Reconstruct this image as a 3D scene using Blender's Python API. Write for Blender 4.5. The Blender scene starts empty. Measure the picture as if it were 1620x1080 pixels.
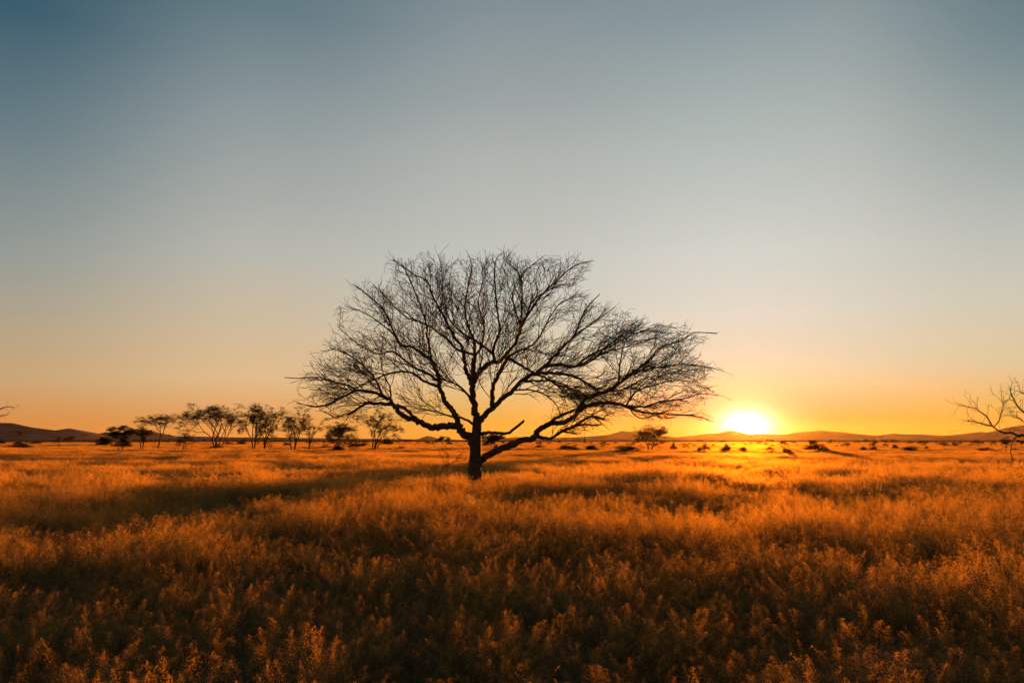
import bpy, math, random
import numpy as np
from mathutils import Vector, Matrix

C = bpy.context.scene
rad = math.radians

# ------------------------------------------------------------------ camera
F = 1200.0            # focal length in photo pixels (photo is 1620 x 1080)
HOR = 695.0           # photo row of eye level
H = 1.8               # eye height
PITCH = math.atan((HOR - 540.0) / F)
cam_data = bpy.data.cameras.new('camera')
cam = bpy.data.objects.new('camera', cam_data)
C.collection.objects.link(cam)
cam_data.sensor_width = 36.0
cam_data.lens = F / 1620.0 * 36.0
cam_data.clip_start = 0.05
cam_data.clip_end = 30000.0
cam.location = (0, 0, H)
cam.rotation_euler = (rad(90) + PITCH, 0, 0)
C.camera = cam

cp, sp = math.cos(PITCH), math.sin(PITCH)
def ray(px, py):
    xc, yc = (px - 810.0) / F, (540.0 - py) / F
    return Vector((xc, cp - sp * yc, sp + cp * yc))
def at(px, py, Y):
    d = ray(px, py)
    t = Y / d.y
    return Vector((d.x * t, Y, H + d.z * t))
def project(p):
    z = p[2] - H
    depth = p[1] * cp + z * sp
    up = -p[1] * sp + z * cp
    return 810.0 + p[0] / depth * F, 540.0 - up / depth * F

# ------------------------------------------------------------------ sun and sky
SUN_PX = (1180.0, 662.0)
sun_dir = ray(*SUN_PX).normalized()
SUN_EL = math.asin(sun_dir.z)
SUN_AZ = math.atan2(sun_dir.x, sun_dir.y)          # clockwise from +Y
sl = bpy.data.lights.new('sun', 'SUN')
sl.energy = 5.0
sl.color = (1.0, 0.29, 0.02)
sl.angle = rad(0.5)
sun = bpy.data.objects.new('sun', sl)
C.collection.objects.link(sun)
sun.rotation_euler = (-sun_dir).to_track_quat('-Z', 'Y').to_euler()

def srgb(r, g, b):
    f = lambda c: (c / 255.0 / 12.92) if c <= 10.3 else ((c / 255.0 + 0.055) / 1.055) ** 2.4
    return (f(r), f(g), f(b), 1.0)

world = bpy.data.worlds.new('World')
C.world = world
world.use_nodes = True
nt = world.node_tree
nt.nodes.clear()
def N(t, **kw):
    n = nt.nodes.new(t)
    for k, v in kw.items():
        setattr(n, k, v)
    return n
def L(a, b): nt.links.new(a, b)
def M(op, a, b=None, clamp=False):
    n = N('ShaderNodeMath', operation=op, use_clamp=clamp)
    for i, v in enumerate((a, b)):
        if v is None: continue
        if isinstance(v, (int, float)): n.inputs[i].default_value = v
        else: L(v, n.inputs[i])
    return n.outputs[0]
tc = N('ShaderNodeTexCoord')
sx = N('ShaderNodeSeparateXYZ'); L(tc.outputs['Generated'], sx.inputs[0])
el = M('MULTIPLY', M('ARCSINE', sx.outputs['Z']), 180 / math.pi)       # elevation, degrees
hl = M('SQRT', M('ADD', M('MULTIPLY', sx.outputs['X'], sx.outputs['X']), M('MULTIPLY', sx.outputs['Y'], sx.outputs['Y'])))
ca = M('DIVIDE', M('ADD', M('MULTIPLY', sx.outputs['X'], math.sin(SUN_AZ)), M('MULTIPLY', sx.outputs['Y'], math.cos(SUN_AZ))), M('MAXIMUM', hl, 1e-4))
az = M('MULTIPLY', M('ARCCOSINE', M('MINIMUM', M('MAXIMUM', ca, -1.0), 1.0)), 180 / math.pi)   # degrees off the sun
ELMAX = 45.0
def ramp(stops):
    r = N('ShaderNodeValToRGB')
    r.color_ramp.interpolation = 'EASE' if False else 'LINEAR'
    e = r.color_ramp.elements
    while len(e) > 1: e.remove(e[-1])
    first = True
    for deg, col in stops:
        p = min(max(deg / ELMAX, 0), 1)
        if first:
            e[0].position = p; e[0].color = srgb(*col); first = False
        else:
            k = e.new(p); k.color = srgb(*col)
    L(M('DIVIDE', el, ELMAX, True), r.inputs[0])
    return r.outputs[0]
def smooth(v, a, b):
    m = N('ShaderNodeMapRange', interpolation_type='SMOOTHSTEP')
    L(v, m.inputs['Value']); m.inputs['From Min'].default_value = a; m.inputs['From Max'].default_value = b
    return m.outputs['Result']
def mix(f, a, b, mode='MIX'):
    m = N('ShaderNodeMix', data_type='RGBA', blend_type=mode)
    if isinstance(f, (int, float)): m.inputs[0].default_value = f
    else: L(f, m.inputs[0])
    for s, v in ((6, a), (7, b)):
        if isinstance(v, tuple): m.inputs[s].default_value = v
        else: L(v, m.inputs[s])
    return m.outputs[2]
# colour of clear dusk air by height above the horizon: under the sun, a little off it, far off it; the far ramp's upper stops also carry lens corner darkening
SKY_SUN = [(0, (238, 138, 50)), (1.5, (238, 142, 80)), (2.6, (232, 166, 122)), (3.9, (218, 194, 148)), (5.3, (212, 202, 174)), (8.9, (211, 209, 196)), (13.4, (202, 207, 200)), (22.2, (172, 182, 178)), (29.9, (133, 149, 154)), (45, (84, 112, 126))]
SKY_MID = [(0, (212, 146, 50)), (1.2, (208, 154, 62)), (2.4, (212, 170, 92)), (3.6, (214, 181, 126)), (5, (209, 191, 155)), (9, (200, 198, 180)), (13, (193, 195, 187)), (21, (173, 178, 173)), (25, (154, 163, 163)), (31, (130, 144, 149)), (45, (70, 100, 116))]
SKY_WIDE = [(0, (228, 144, 64)), (1.3, (222, 152, 80)), (4.3, (221, 183, 136)), (8.8, (202, 184, 157)), (13.3, (182, 182, 172)), (22, (146, 156, 157)), (29.6, (100, 123, 131)), (45, (56, 88, 104))]
SKY_FAR = [(0, (216, 134, 62)), (1.2, (214, 140, 72)), (3.8, (199, 161, 116)), (7.7, (173, 160, 136)), (11.7, (147, 153, 147)), (19.4, (103, 124, 131)), (26.3, (54, 92, 108)), (45, (30, 62, 82))]
sky = mix(smooth(az, 0, 17), ramp(SKY_SUN), ramp(SKY_MID))
sky = mix(smooth(az, 17, 36), sky, ramp(SKY_WIDE))
sky = mix(smooth(az, 35, 53), sky, ramp(SKY_FAR))
# upper sky right of the sun tinted darker and bluer, imitating lens vignetting
sr = M('DIVIDE', M('SUBTRACT', M('MULTIPLY', sx.outputs['X'], math.cos(SUN_AZ)), M('MULTIPLY', sx.outputs['Y'], math.sin(SUN_AZ))), M('MAXIMUM', hl, 1e-4))
sky = mix(M('MULTIPLY', smooth(sr, .10, .36), smooth(el, 6, 29)), sky, mix(1.0, sky, (.40, .57, .64, 1), 'MULTIPLY'))
# the glow round the sun itself
SUN_SEEN = math.degrees(math.atan((HOR - 674.0) / F))
gx = M('MULTIPLY', az, 0.60); gy = M('SUBTRACT', el, SUN_SEEN)
th = M('SQRT', M('ADD', M('MULTIPLY', gx, gx), M('MULTIPLY', gy, gy)))
def glow(width, strength, col):
    g = M('MULTIPLY', M('EXPONENT', M('MULTIPLY', M('POWER', M('DIVIDE', th, width), 2.0), -1.0)), strength)
    m = N('ShaderNodeVectorMath', operation='SCALE'); m.inputs[0].default_value = col; L(g, m.inputs['Scale'])
    return m.outputs[0]
def addv(a, b):
    m = N('ShaderNodeVectorMath', operation='ADD'); L(a, m.inputs[0]); L(b, m.inputs[1]); return m.outputs[0]
sky = addv(sky, glow(0.84, 2.4, (1.0, 0.84, 0.78)))
sky = addv(sky, glow(1.8, 0.48, (1.0, 0.50, 0.52)))
bg1 = N('ShaderNodeBackground'); L(sky, bg1.inputs['Color']); bg1.inputs['Strength'].default_value = 0.277
ns = N('ShaderNodeTexSky'); ns.sky_type = 'NISHITA'; ns.sun_disc = False
ns.sun_elevation = SUN_EL; ns.sun_rotation = SUN_AZ; ns.altitude = 1200; ns.dust_density = 2.0
bg2 = N('ShaderNodeBackground'); L(ns.outputs[0], bg2.inputs['Color']); bg2.inputs['Strength'].default_value = 0.05
ms = N('ShaderNodeMixShader'); ms.inputs[0].default_value = 0.96
L(bg2.outputs[0], ms.inputs[1]); L(bg1.outputs[0], ms.inputs[2])
wo = N('ShaderNodeOutputWorld'); L(ms.outputs[0], wo.inputs['Surface'])

C.view_settings.view_transform = 'Standard'
C.view_settings.look = 'None'
C.view_settings.exposure = 1.9
C.view_settings.gamma = 1.0
C.view_settings.use_curve_mapping = False
C.cycles.max_bounces = 6
C.cycles.diffuse_bounces = 2
C.cycles.glossy_bounces = 2
C.cycles.transmission_bounces = 4
C.cycles.volume_bounces = 0
C.cycles.use_denoising = True
C.cycles.sample_clamp_indirect = 4.0

# ------------------------------------------------------------------ helpers
rnd = random.Random(7)
class MB:
    """collects tubes, leaves and strips and links them as one mesh object"""
    def __init__(self): self.v = []; self.f = []; self.n = 0
    def add(self, vs, fs):
        k = self.n
        self.v.extend(vs); self.f.extend([tuple(i + k for i in f) for f in fs]); self.n += len(vs)
    def tube(self, pts, radii, sides=5, cap=True):
        m = len(pts)
        if m < 2: return
        ref = None; vs = []
        for i in range(m):
            t = (pts[min(i + 1, m - 1)] - pts[max(i - 1, 0)])
            if t.length < 1e-9: t = Vector((0, 0, 1))
            t.normalize()
            if ref is None:
                ref = t.orthogonal().normalized()
            else:
                ref = ref - t * ref.dot(t)
                if ref.length < 1e-6: ref = t.orthogonal()
                ref.normalize()
            b = t.cross(ref)
            for s in range(sides):
                a = 2 * math.pi * s / sides
                vs.append(pts[i] + (ref * math.cos(a) + b * math.sin(a)) * radii[i])
        fs = []
        for i in range(m - 1):
            for s in range(sides):
                s2 = (s + 1) % sides
                fs.append((i * sides + s, i * sides + s2, (i + 1) * sides + s2, (i + 1) * sides + s))
        if cap:
            fs.append(tuple((m - 1) * sides + s for s in range(sides)))
            fs.append(tuple(sides - 1 - s for s in range(sides)))
        self.add(vs, fs)
    def leaf(self, p, a, b):
        self.add([p - a - b * .4, p + a - b * .4, p + b], [(0, 1, 2)])
    def mesh(self, name, mat, smooth=False):
        me = bpy.data.meshes.new(name)
        me.from_pydata([tuple(v) for v in self.v], [], self.f)
        me.materials.append(mat)
        if smooth: me.polygons.foreach_set('use_smooth', [True] * len(me.polygons))
        me.update()
        return me
    def build(self, name, mat, parent=None, smooth=False):
        o = bpy.data.objects.new(name, self.mesh(name, mat, smooth))
        C.collection.objects.link(o)
        if parent is not None: o.parent = parent
        return o
def tag(o, label=None, cat=None, group=None, kind=None):
    for k, v in (('label', label), ('category', cat), ('group', group), ('kind', kind)):
        if v: o[k] = v
    return o
def empty(name, loc, label=None, cat=None, group=None):
    o = bpy.data.objects.new(name, None)
    o.location = loc
    C.collection.objects.link(o)
    return tag(o, label, cat, group)
def copy_thing(o, loc, scale=(1, 1, 1), rz=0.0):
    c = o.copy(); C.collection.objects.link(c)
    c.location = loc; c.scale = scale; c.rotation_euler = (0, 0, rz)
    for ch in list(o.children):
        d = ch.copy(); C.collection.objects.link(d); d.parent = c
    return c

def material(name, build):
    m = bpy.data.materials.new(name); m.use_nodes = True
    t = m.node_tree; t.nodes.clear()
    out = t.nodes.new('ShaderNodeOutputMaterial')
    t.links.new(build(t), out.inputs['Surface'])
    return m
def noise_col(t, c1, c2, scale, detail=4, coord='Object'):
    tcn = t.nodes.new('ShaderNodeTexCoord')
    n = t.nodes.new('ShaderNodeTexNoise'); n.inputs['Scale'].default_value = scale; n.inputs['Detail'].default_value = detail
    t.links.new(tcn.outputs[coord], n.inputs['Vector'])
    r = t.nodes.new('ShaderNodeValToRGB')
    r.color_ramp.elements[0].position = .3; r.color_ramp.elements[1].position = .7
    r.color_ramp.elements[0].color = (*c1, 1); r.color_ramp.elements[1].color = (*c2, 1)
    t.links.new(n.outputs[0], r.inputs[0])
    return r.outputs[0], n.outputs[0]
def bark(t):
    c, n = noise_col(t, (.045, .028, .018), (.10, .062, .038), 9)
    p = t.nodes.new('ShaderNodeBsdfPrincipled'); p.inputs['Roughness'].default_value = .9
    p.inputs['Specular IOR Level'].default_value = .2
    t.links.new(c, p.inputs['Base Color'])
    b = t.nodes.new('ShaderNodeBump'); b.inputs['Strength'].default_value = .7; b.inputs['Distance'].default_value = .04
    t.links.new(n, b.inputs['Height']); t.links.new(b.outputs[0], p.inputs['Normal'])
    return p.outputs[0]
M_bark = material('bark', bark)
def leafy(c1, c2, trans=.45, scale=1.5, refr=0.0):
    def f(t):
        c, n = noise_col(t, c1, c2, scale)
        d = t.nodes.new('ShaderNodeBsdfDiffuse'); tr = t.nodes.new('ShaderNodeBsdfTranslucent')
        t.links.new(c, d.inputs[0]); t.links.new(c, tr.inputs[0])
        m = t.nodes.new('ShaderNodeMixShader'); m.inputs[0].default_value = trans
        t.links.new(d.outputs[0], m.inputs[1]); t.links.new(tr.outputs[0], m.inputs[2])
        out = m.outputs[0]
        if refr:
            r = t.nodes.new('ShaderNodeBsdfRefraction'); r.inputs['IOR'].default_value = 1.08; r.inputs['Roughness'].default_value = 1.0
            g = t.nodes.new('ShaderNodeMixRGB'); g.blend_type = 'MULTIPLY'; g.inputs[0].default_value = 1; g.inputs[2].default_value = (1.0, .9, .7, 1)
            t.links.new(c, r.inputs[0])
            m2 = t.nodes.new('ShaderNodeMixShader'); m2.inputs[0].default_value = refr
            t.links.new(out, m2.inputs[1]); t.links.new(r.outputs[0], m2.inputs[2])
            out = m2.outputs[0]
        return out
    return f
M_leaf = material('acacia_foliage', leafy((.035, .032, .014), (.075, .06, .025)))
M_bush = material('bush_foliage', leafy((.022, .024, .012), (.05, .045, .02), .25))
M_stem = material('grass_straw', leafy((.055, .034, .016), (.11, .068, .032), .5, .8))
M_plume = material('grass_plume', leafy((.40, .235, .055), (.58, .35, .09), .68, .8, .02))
M_spike = material('pale_seed_spike', leafy((.5, .4, .25), (.65, .52, .34), .55, 8))
def soil(t):
    c, n = noise_col(t, (.07, .042, .022), (.15, .092, .048), .35, 8)
    p = t.nodes.new('ShaderNodeBsdfPrincipled'); p.inputs['Roughness'].default_value = 1; p.inputs['Specular IOR Level'].default_value = 0
    t.links.new(c, p.inputs['Base Color'])
    b = t.nodes.new('ShaderNodeBump'); b.inputs['Strength'].default_value = .6; b.inputs['Distance'].default_value = .2
    t.links.new(n, b.inputs['Height']); t.links.new(b.outputs[0], p.inputs['Normal'])
    return p.outputs[0]
M_soil = material('dry_soil', soil)
def rock(t):
    c, n = noise_col(t, (.075, .058, .054), (.135, .104, .096), .012, 8)
    p = t.nodes.new('ShaderNodeBsdfPrincipled'); p.inputs['Roughness'].default_value = 1; p.inputs['Specular IOR Level'].default_value = 0
    t.links.new(c, p.inputs['Base Color'])
    return p.outputs[0]
M_rock = material('hill_rock', rock)

# smooth value noise on the plane
_tab = np.random.RandomState(11).rand(256, 256)
def vnoise(x, y, w, off=0.0):
    x = np.asarray(x, float) / w + off; y = np.asarray(y, float) / w + off * 1.7
    xi = np.floor(x).astype(int); yi = np.floor(y).astype(int)
    fx = x - xi; fy = y - yi
    fx = fx * fx * (3 - 2 * fx); fy = fy * fy * (3 - 2 * fy)
    a = _tab[xi % 256, yi % 256]; b = _tab[(xi + 1) % 256, yi % 256]; c = _tab[xi % 256, (yi + 1) % 256]; d = _tab[(xi + 1) % 256, (yi + 1) % 256]
    return (a * (1 - fx) + b * fx) * (1 - fy) + (c * (1 - fx) + d * fx) * fy
def ground_z(x, y):
    x = np.asarray(x, float); y = np.asarray(y, float)
    r = np.hypot(x, y)
    return (vnoise(x, y, 9, 3.3) - .5) * .16 + (vnoise(x, y, 31, 8.1) - .5) * .22 * np.clip(r / 20, 0, 1)

# ------------------------------------------------------------------ ground
radii = [0.0] + list(np.geomspace(.6, 6900, 150))
NA = 220
gv = []; gf = []
for r in radii:
    for k in range(NA):
        a = 2 * math.pi * k / NA
        gv.append((r * math.sin(a), r * math.cos(a)))
gv = np.array(gv)
gz = ground_z(gv[:, 0], gv[:, 1])
for i in range(len(radii) - 1):
    for k in range(NA):
        k2 = (k + 1) % NA
        gf.append((i * NA + k, (i + 1) * NA + k, (i + 1) * NA + k2, i * NA + k2))
gb = MB(); gb.v = [(x, y, z) for (x, y), z in zip(gv, gz)]; gb.f = gf
tag(gb.build('ground', M_soil, smooth=True), kind='structure')

# ------------------------------------------------------------------ hills
def hill(name, prof, D, depth, seed):
    """a ridge with real depth, its crest following prof (photo x, photo y) at distance D"""
    xs = np.array([p[0] for p in prof], float); ys = np.array([p[1] for p in prof], float)
    n = 160; m = 40
    px = np.linspace(xs[0], xs[-1], n)
    py = np.interp(px, xs, ys)
    k = np.array([1, 2, 1.]) / 4
    py[1:-1] = np.convolve(py, k, 'valid')
    v = []; f = []
    for j in range(m + 1):
        u = j / m * 2 - 1                        # -1 toward the viewer, 1 beyond
        Y = D + u * depth
        s = (1 - abs(u)) ** 1.5 if u < 0 else (1 - u) ** 1.2
        for i in range(n):
            top = at(px[i], py[i], D)
            hgt = max(top.z + 0.5, 0)
            x = top.x
            gul = (vnoise(x, Y * .35, 130, seed) - .5) * .5 + (vnoise(x, Y * .5, 50, seed + 2) - .5) * .25
            z = hgt * s * (1 + gul * (1 - s) * 1.6) - 1.0 * (1 - s)
            v.append((x, Y, z))
    for j in range(m):
        for i in range(n - 1):
            f.append((j * n + i, j * n + i + 1, (j + 1) * n + i + 1, (j + 1) * n + i))
    b = MB(); b.v = v; b.f = f
    return tag(b.build(name, M_rock, smooth=True), kind='structure')
hill('hill', [(-160, 690), (-60, 672), (0, 668.5), (20, 669), (45, 675), (58, 677), (75, 680), (90, 681.5), (103, 678), (112, 677.5), (120, 680), (135, 685), (150, 690), (165, 695)], 4800, 900, 1)
hill('hill', [(150, 692), (158, 688), (167, 683), (178, 688), (190, 690), (200, 684), (215, 678), (232, 679), (248, 685), (262, 690), (275, 694)], 5600, 700, 2)
hill('plateau', [(-200, 688), (150, 688.5), (300, 690), (370, 691.5), (450, 692), (520, 693), (600, 694), (700, 695)], 6000, 600, 3)
hill('hill', [(655, 695), (664, 693.5), (670, 691), (676, 689.5), (682, 690), (690, 692.5), (700, 695)], 5600, 300, 4)
hill('hill', [(780, 695), (800, 693), (815, 691), (840, 692), (880, 692), (920, 691), (943, 689.5), (960, 688), (972, 685), (985, 681), (1000, 683), (1020, 685), (1040, 687.5), (1060, 690), (1085, 693), (1110, 695)], 4200, 800, 5)
hill('hill', [(1035, 694), (1060, 692), (1071, 691.5), (1090, 689), (1100, 690), (1108, 687), (1122, 685.6), (1138, 684.8), (1151, 681), (1161, 681), (1171, 685), (1183, 688), (1202, 685.8), (1216, 687), (1240, 687.6), (1259, 684), (1285, 682), (1301, 680.7), (1318, 682.7), (1331, 683), (1345, 685.3), (1365, 687), (1385, 690), (1420, 694)], 4900, 900, 6)
hill('hill', [(1340, 695), (1385, 690.5), (1399, 688), (1412, 685.5), (1434, 687), (1464, 687), (1480, 690), (1507, 689), (1527, 687.5), (1537, 684.5), (1553, 682.6), (1563, 685), (1571, 687), (1584, 683), (1594, 680.6), (1600, 681), (1608, 677), (1618, 672), (1660, 670), (1740, 680), (1800, 690)], 4400, 900, 7)

# ------------------------------------------------------------------ the lone acacia
TD = 26.0
PXM = TD / F
_poly = [(447, 597), (470, 575), (492, 560), (520, 548), (528, 520), (536, 486), (560, 452), (592, 446), (622, 411), (655, 402), (690, 396), (725, 402), (760, 408), (797, 398), (830, 404), (862, 402), (905, 404), (940, 412), (932, 430), (908, 452), (950, 466), (975, 482), (1015, 498), (1045, 512), (1075, 514), (1100, 522), (1134, 528), (1108, 548), (1118, 566), (1140, 586), (1112, 604), (1143, 627), (1108, 640), (1124, 664), (1085, 662), (1040, 664), (1000, 662), (965, 672), (940, 690), (905, 690), (860, 684), (830, 690), (790, 668), (762, 662), (735, 662), (700, 656), (668, 662), (630, 660), (600, 652), (570, 662), (535, 664), (495, 646), (470, 642), (462, 620)]
def inside(px, py):
    c = False; n = len(_poly); j = n - 1
    for i in range(n):
        xi, yi = _poly[i]; xj, yj = _poly[j]
        if (yi > py) != (yj > py) and px < (xj - xi) * (py - yi) / (yj - yi) + xi: c = not c
        j = i
    return c
# main limbs: photo positions, start and end radius in photo pixels, how far they lean toward (-) or away (+) per metre
LIMBS = {
 'A':  ([(750, 712), (748, 702), (735.5, 686.7), (724, 673)], 6.2, 5.4, 0.0, None),
 'A1': ([(724, 673), (707, 673), (689, 675.5), (671, 671), (658, 665.5), (640, 658), (629, 649), (620, 638), (618, 632), (604, 625.5), (584, 619), (564, 618), (544, 627), (518, 640), (491, 643)], 5.0, 1.0, -0.22, 'A'),
 'A1b': ([(671, 671), (653, 658), (642, 647), (627, 639.5)], 2.6, 1.9, -0.1, 'A1'),
 'A1c': ([(620, 638), (609, 639), (591, 638), (578, 639), (567, 645.5), (560, 651)], 2.8, 1.4, -0.5, 'A1'),
 'A1d': ([(564, 618), (551, 610), (528, 604), (504, 597), (473, 598), (450, 597)], 1.5, .5, .3, 'A1'),
 'A1e': ([(604, 626), (598, 607), (586, 590), (570, 574), (548, 560), (522, 550)], 1.8, .5, .6, 'A1'),
 'A1f': ([(618, 632), (617, 612), (606, 590), (603, 575)], 1.4, .5, -.5, 'A1'),
 'A2': ([(724, 673), (722, 660), (713, 645.5), (702, 631), (695.5, 613), (695, 600), (691, 589), (682, 571), (667, 558), (651, 549), (633, 544), (622, 524), (612, 500), (595.5, 478), (564, 453)], 4.3, .7, .25, 'A'),
 'A2b': ([(682, 570), (680, 549), (675.5, 531), (675.5, 518), (669, 495.5), (660, 469), (648, 440)], 2.0, .6, -.35, 'A2'),
 'A2c': ([(695, 603), (680, 593), (662, 584), (647, 575.5), (631, 562), (618, 555.5), (600, 560), (580, 552), (556, 536), (534, 516)], 2.3, .5, .5, 'A2'),
 'A2d': ([(696, 612), (669, 602), (655.5, 591), (633, 588), (609, 593), (584, 604), (566, 612)], 2.1, .7, -.6, 'A2'),
 'A2e': ([(633, 544), (622, 528), (600, 510), (575, 494), (545, 484)], 1.5, .5, .2, 'A2'),
 'A3': ([(755, 672), (747, 669), (733, 662), (711, 658), (691, 651), (671, 647)], 2.4, .5, -.8, None),
 'A4': ([(750, 640), (738, 622), (722, 608), (700, 600)], 2.0, .9, -.7, 'B'),
 'B':  ([(754, 664), (751, 649), (748, 627), (747, 609), (749, 592), (750, 567)], 5.4, 3.2, .05, None),
 'B1': ([(747, 604), (737, 585), (734, 566), (731, 549), (720, 534), (711, 518), (695.5, 489), (684, 467), (675.5, 444), (653, 433), (622, 411)], 3.0, .6, -.25, 'B'),
 'B2': ([(749, 604), (758, 589), (773, 575.5), (791, 571), (803, 558), (815, 543), (820, 530), (823, 512), (826, 471), (822, 435), (800.5, 414)], 4.2, .6, .3, 'B'),
 'B2b': ([(820, 530), (833, 500), (844, 474), (876, 455), (901, 448.5)], 2.2, .6, .2, 'B2'),
 'B2c': ([(830, 506), (856, 468), (880, 445), (908, 421), (940, 412)], 1.8, .4, -.3, 'B2'),
 'B2d': ([(823, 512), (812, 480), (814, 452), (836, 424), (862, 404)], 1.6, .4, .5, 'B2'),
 'B3': ([(750, 569), (751, 549), (749, 535.5), (740, 513), (735.5, 487), (740, 458), (746.5, 424), (742, 404)], 2.5, .5, .5, 'B'),
 'B4': ([(782, 572), (781, 550), (791, 522), (786.5, 491), (783, 447), (784, 413), (795.5, 400)], 2.4, .4, -.45, 'B2'),
 'B5': ([(779, 560), (760, 544), (733, 527), (715.5, 511), (700, 478), (700, 440), (694, 402)], 2.0, .4, -.2, 'B2'),
 'B6': ([(750, 567), (762, 545), (766, 515), (757, 480), (764, 440), (760, 410)], 2.0, .4, .9, 'B'),
 'B7': ([(748, 560), (722, 552), (700, 530), (672, 512), (640, 500), (610, 470), (590, 450)], 1.9, .5, .8, 'B'),
 'C':  ([(757, 672), (762, 662), (773, 650), (790, 635), (808, 620), (827, 601), (847, 591), (875.5, 590), (904, 594), (924, 603), (938, 612)], 4.6, 1.2, -.3, None),
 'C1': ([(847, 591), (860, 581), (885, 576), (908, 580), (921.6, 570), (940, 558), (963, 549), (990, 535), (1020, 522), (1050, 514)], 2.6, .5, .25, 'C'),
 'C1b': ([(860, 581), (880.5, 560), (890, 549), (908, 531), (918, 508), (926, 490), (949, 465)], 2.2, .5, -.2, 'C1'),
 'C1c': ([(893, 545), (915, 528), (940, 508), (975, 485)], 1.4, .4, .5, 'C1b'),
 'C1d': ([(908, 580), (930, 574), (955, 558), (985, 550), (1020, 540), (1060, 528)], 1.6, .4, .7, 'C1'),
 'C2': ([(779, 645), (780, 630), (779, 615), (786.5, 596), (796, 579), (803, 568), (816, 573), (832, 583), (850, 592), (868, 600), (885, 612)], 3.4, 1.4, .2, 'C'),
 'C2b': ([(803, 568), (818, 556), (838, 548), (852, 535), (868, 505), (884, 482), (905, 470)], 2.1, .5, .6, 'C2'),
 'C3': ([(827, 603), (850, 602), (880, 604), (905, 616), (918, 634)], 1.7, .7, -.9, 'C'),
 'C4': ([(812, 617), (840, 617), (862, 624), (880, 640), (888, 660)], 1.3, .5, -.7, 'C'),
 'D':  ([(755, 734), (765, 726), (784, 714), (813, 702), (844, 692), (851.5, 681), (868, 671), (892, 668), (909, 659), (914, 649), (926, 632), (943, 622.6), (962, 618), (979, 607), (999, 590), (1013, 581), (1027, 570), (1043, 551), (1077, 538), (1100, 526), (1134, 528)], 5.6, .5, .15, None),
 'D1b': ([(979, 607), (979, 592), (983, 563), (992, 535), (1018, 508)], 1.7, .4, -.5, 'D'),
 'D1c': ([(985, 601), (1008, 588), (1043, 581), (1077, 576), (1111, 579), (1139, 585.6)], 1.7, .4, -.3, 'D'),
 'D1d': ([(962, 618), (990, 615), (1015, 600), (1045, 594), (1080, 590), (1115, 600)], 1.4, .4, .6, 'D'),
 'D2': ([(914, 650), (938, 639.5), (965, 637), (981.5, 639.5), (996, 644), (1008, 650), (1030, 653), (1061, 655), (1097, 657.5), (1123.5, 665)], 3.2, .5, -.25, 'D'),
 'D2b': ([(996, 643), (1020, 643), (1049, 634.6), (1085, 630), (1109, 622.6), (1143, 626)], 1.6, .4, .15, 'D2'),
 'D2c': ([(990, 642), (1003, 622.6), (1015, 615), (1044, 606), (1070, 602), (1105, 604)], 1.5, .4, -.7, 'D2'),
 'D2d': ([(996, 644), (1003, 655), (1015, 662), (1024, 660)], 1.2, .6, -.6, 'D2'),
 'D3': ([(849, 690), (861, 693), (873, 693), (890, 681), (904, 675.6), (924, 663.5), (938, 658.7), (952.6, 662)], 2.6, 1.2, -.5, 'D'),
 'D3b': ([(904, 675.6), (926, 671), (940, 673), (952.6, 671)], 1.6, .8, -.3, 'D3'),
 'D3c': ([(892, 683), (904, 685), (914, 687.6)], 1.1, .6, .3, 'D3'),
 'D4': ([(862, 674), (887.6, 657), (909, 648)], 2.4, 1.6, .4, 'D'),
 'E':  ([(758, 687), (767, 685), (782, 684), (803, 685), (818, 674), (829, 665)], 2.6, 1.6, -.6, None),
}
tree = empty('acacia_tree', at(751, 752, TD) * 1.0, 'large bare spreading acacia standing alone in the grass in front of all the others', 'tree')
base = at(751, 752, TD); base.z = float(ground_z(base.x, base.y)) - .05
tree.location = base
def crom(pts, n=4):
    out = []
    m = len(pts)
    for i in range(m - 1):
        p0 = pts[max(i - 1, 0)]; p1 = pts[i]; p2 = pts[i + 1]; p3 = pts[min(i + 2, m - 1)]
        for k in range(n):
            t = k / n
            out.append(.5 * ((2 * p1) + (p2 - p0) * t + (2 * p0 - 5 * p1 + 4 * p2 - p3) * t * t + (3 * p1 - p0 - 3 * p2 + p3) * t ** 3))
    out.append(pts[-1])
    return out
tr = random.Random(21)
def rvec(s, r=tr): return Vector((r.gauss(0, s), r.gauss(0, s), r.gauss(0, s)))
limb3d = {}
for nm in sorted(LIMBS, key=lambda k: (len(k), k)):
    pp, r0, r1, lean, par = LIMBS[nm]
    y0 = TD
    if par:
        q = min(limb3d[par][0], key=lambda p: (project(p)[0] - pp[0][0]) ** 2 + (project(p)[1] - pp[0][1]) ** 2)
        y0 = q.y
    pts = []; Y = y0; prev = None
    for (x, y) in pp:
        p = at(x, y, Y)
        if prev is not None:
            Y += (p - prev).length * (lean + tr.uniform(-.18, .18))
            p = at(x, y, Y)
        pts.append(p); prev = p
    pts = crom(pts, 5)
    n = len(pts)
    rr = [((r0 + (r1 - r0) * (i / (n - 1)) ** .8) * PXM * 1.17) * (1 + tr.uniform(-.07, .07)) for i in range(n)]
    for i in range(1, n - 1): pts[i] = pts[i] + rvec(rr[i] * .22)
    limb3d[nm] = (pts, rr)
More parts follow.
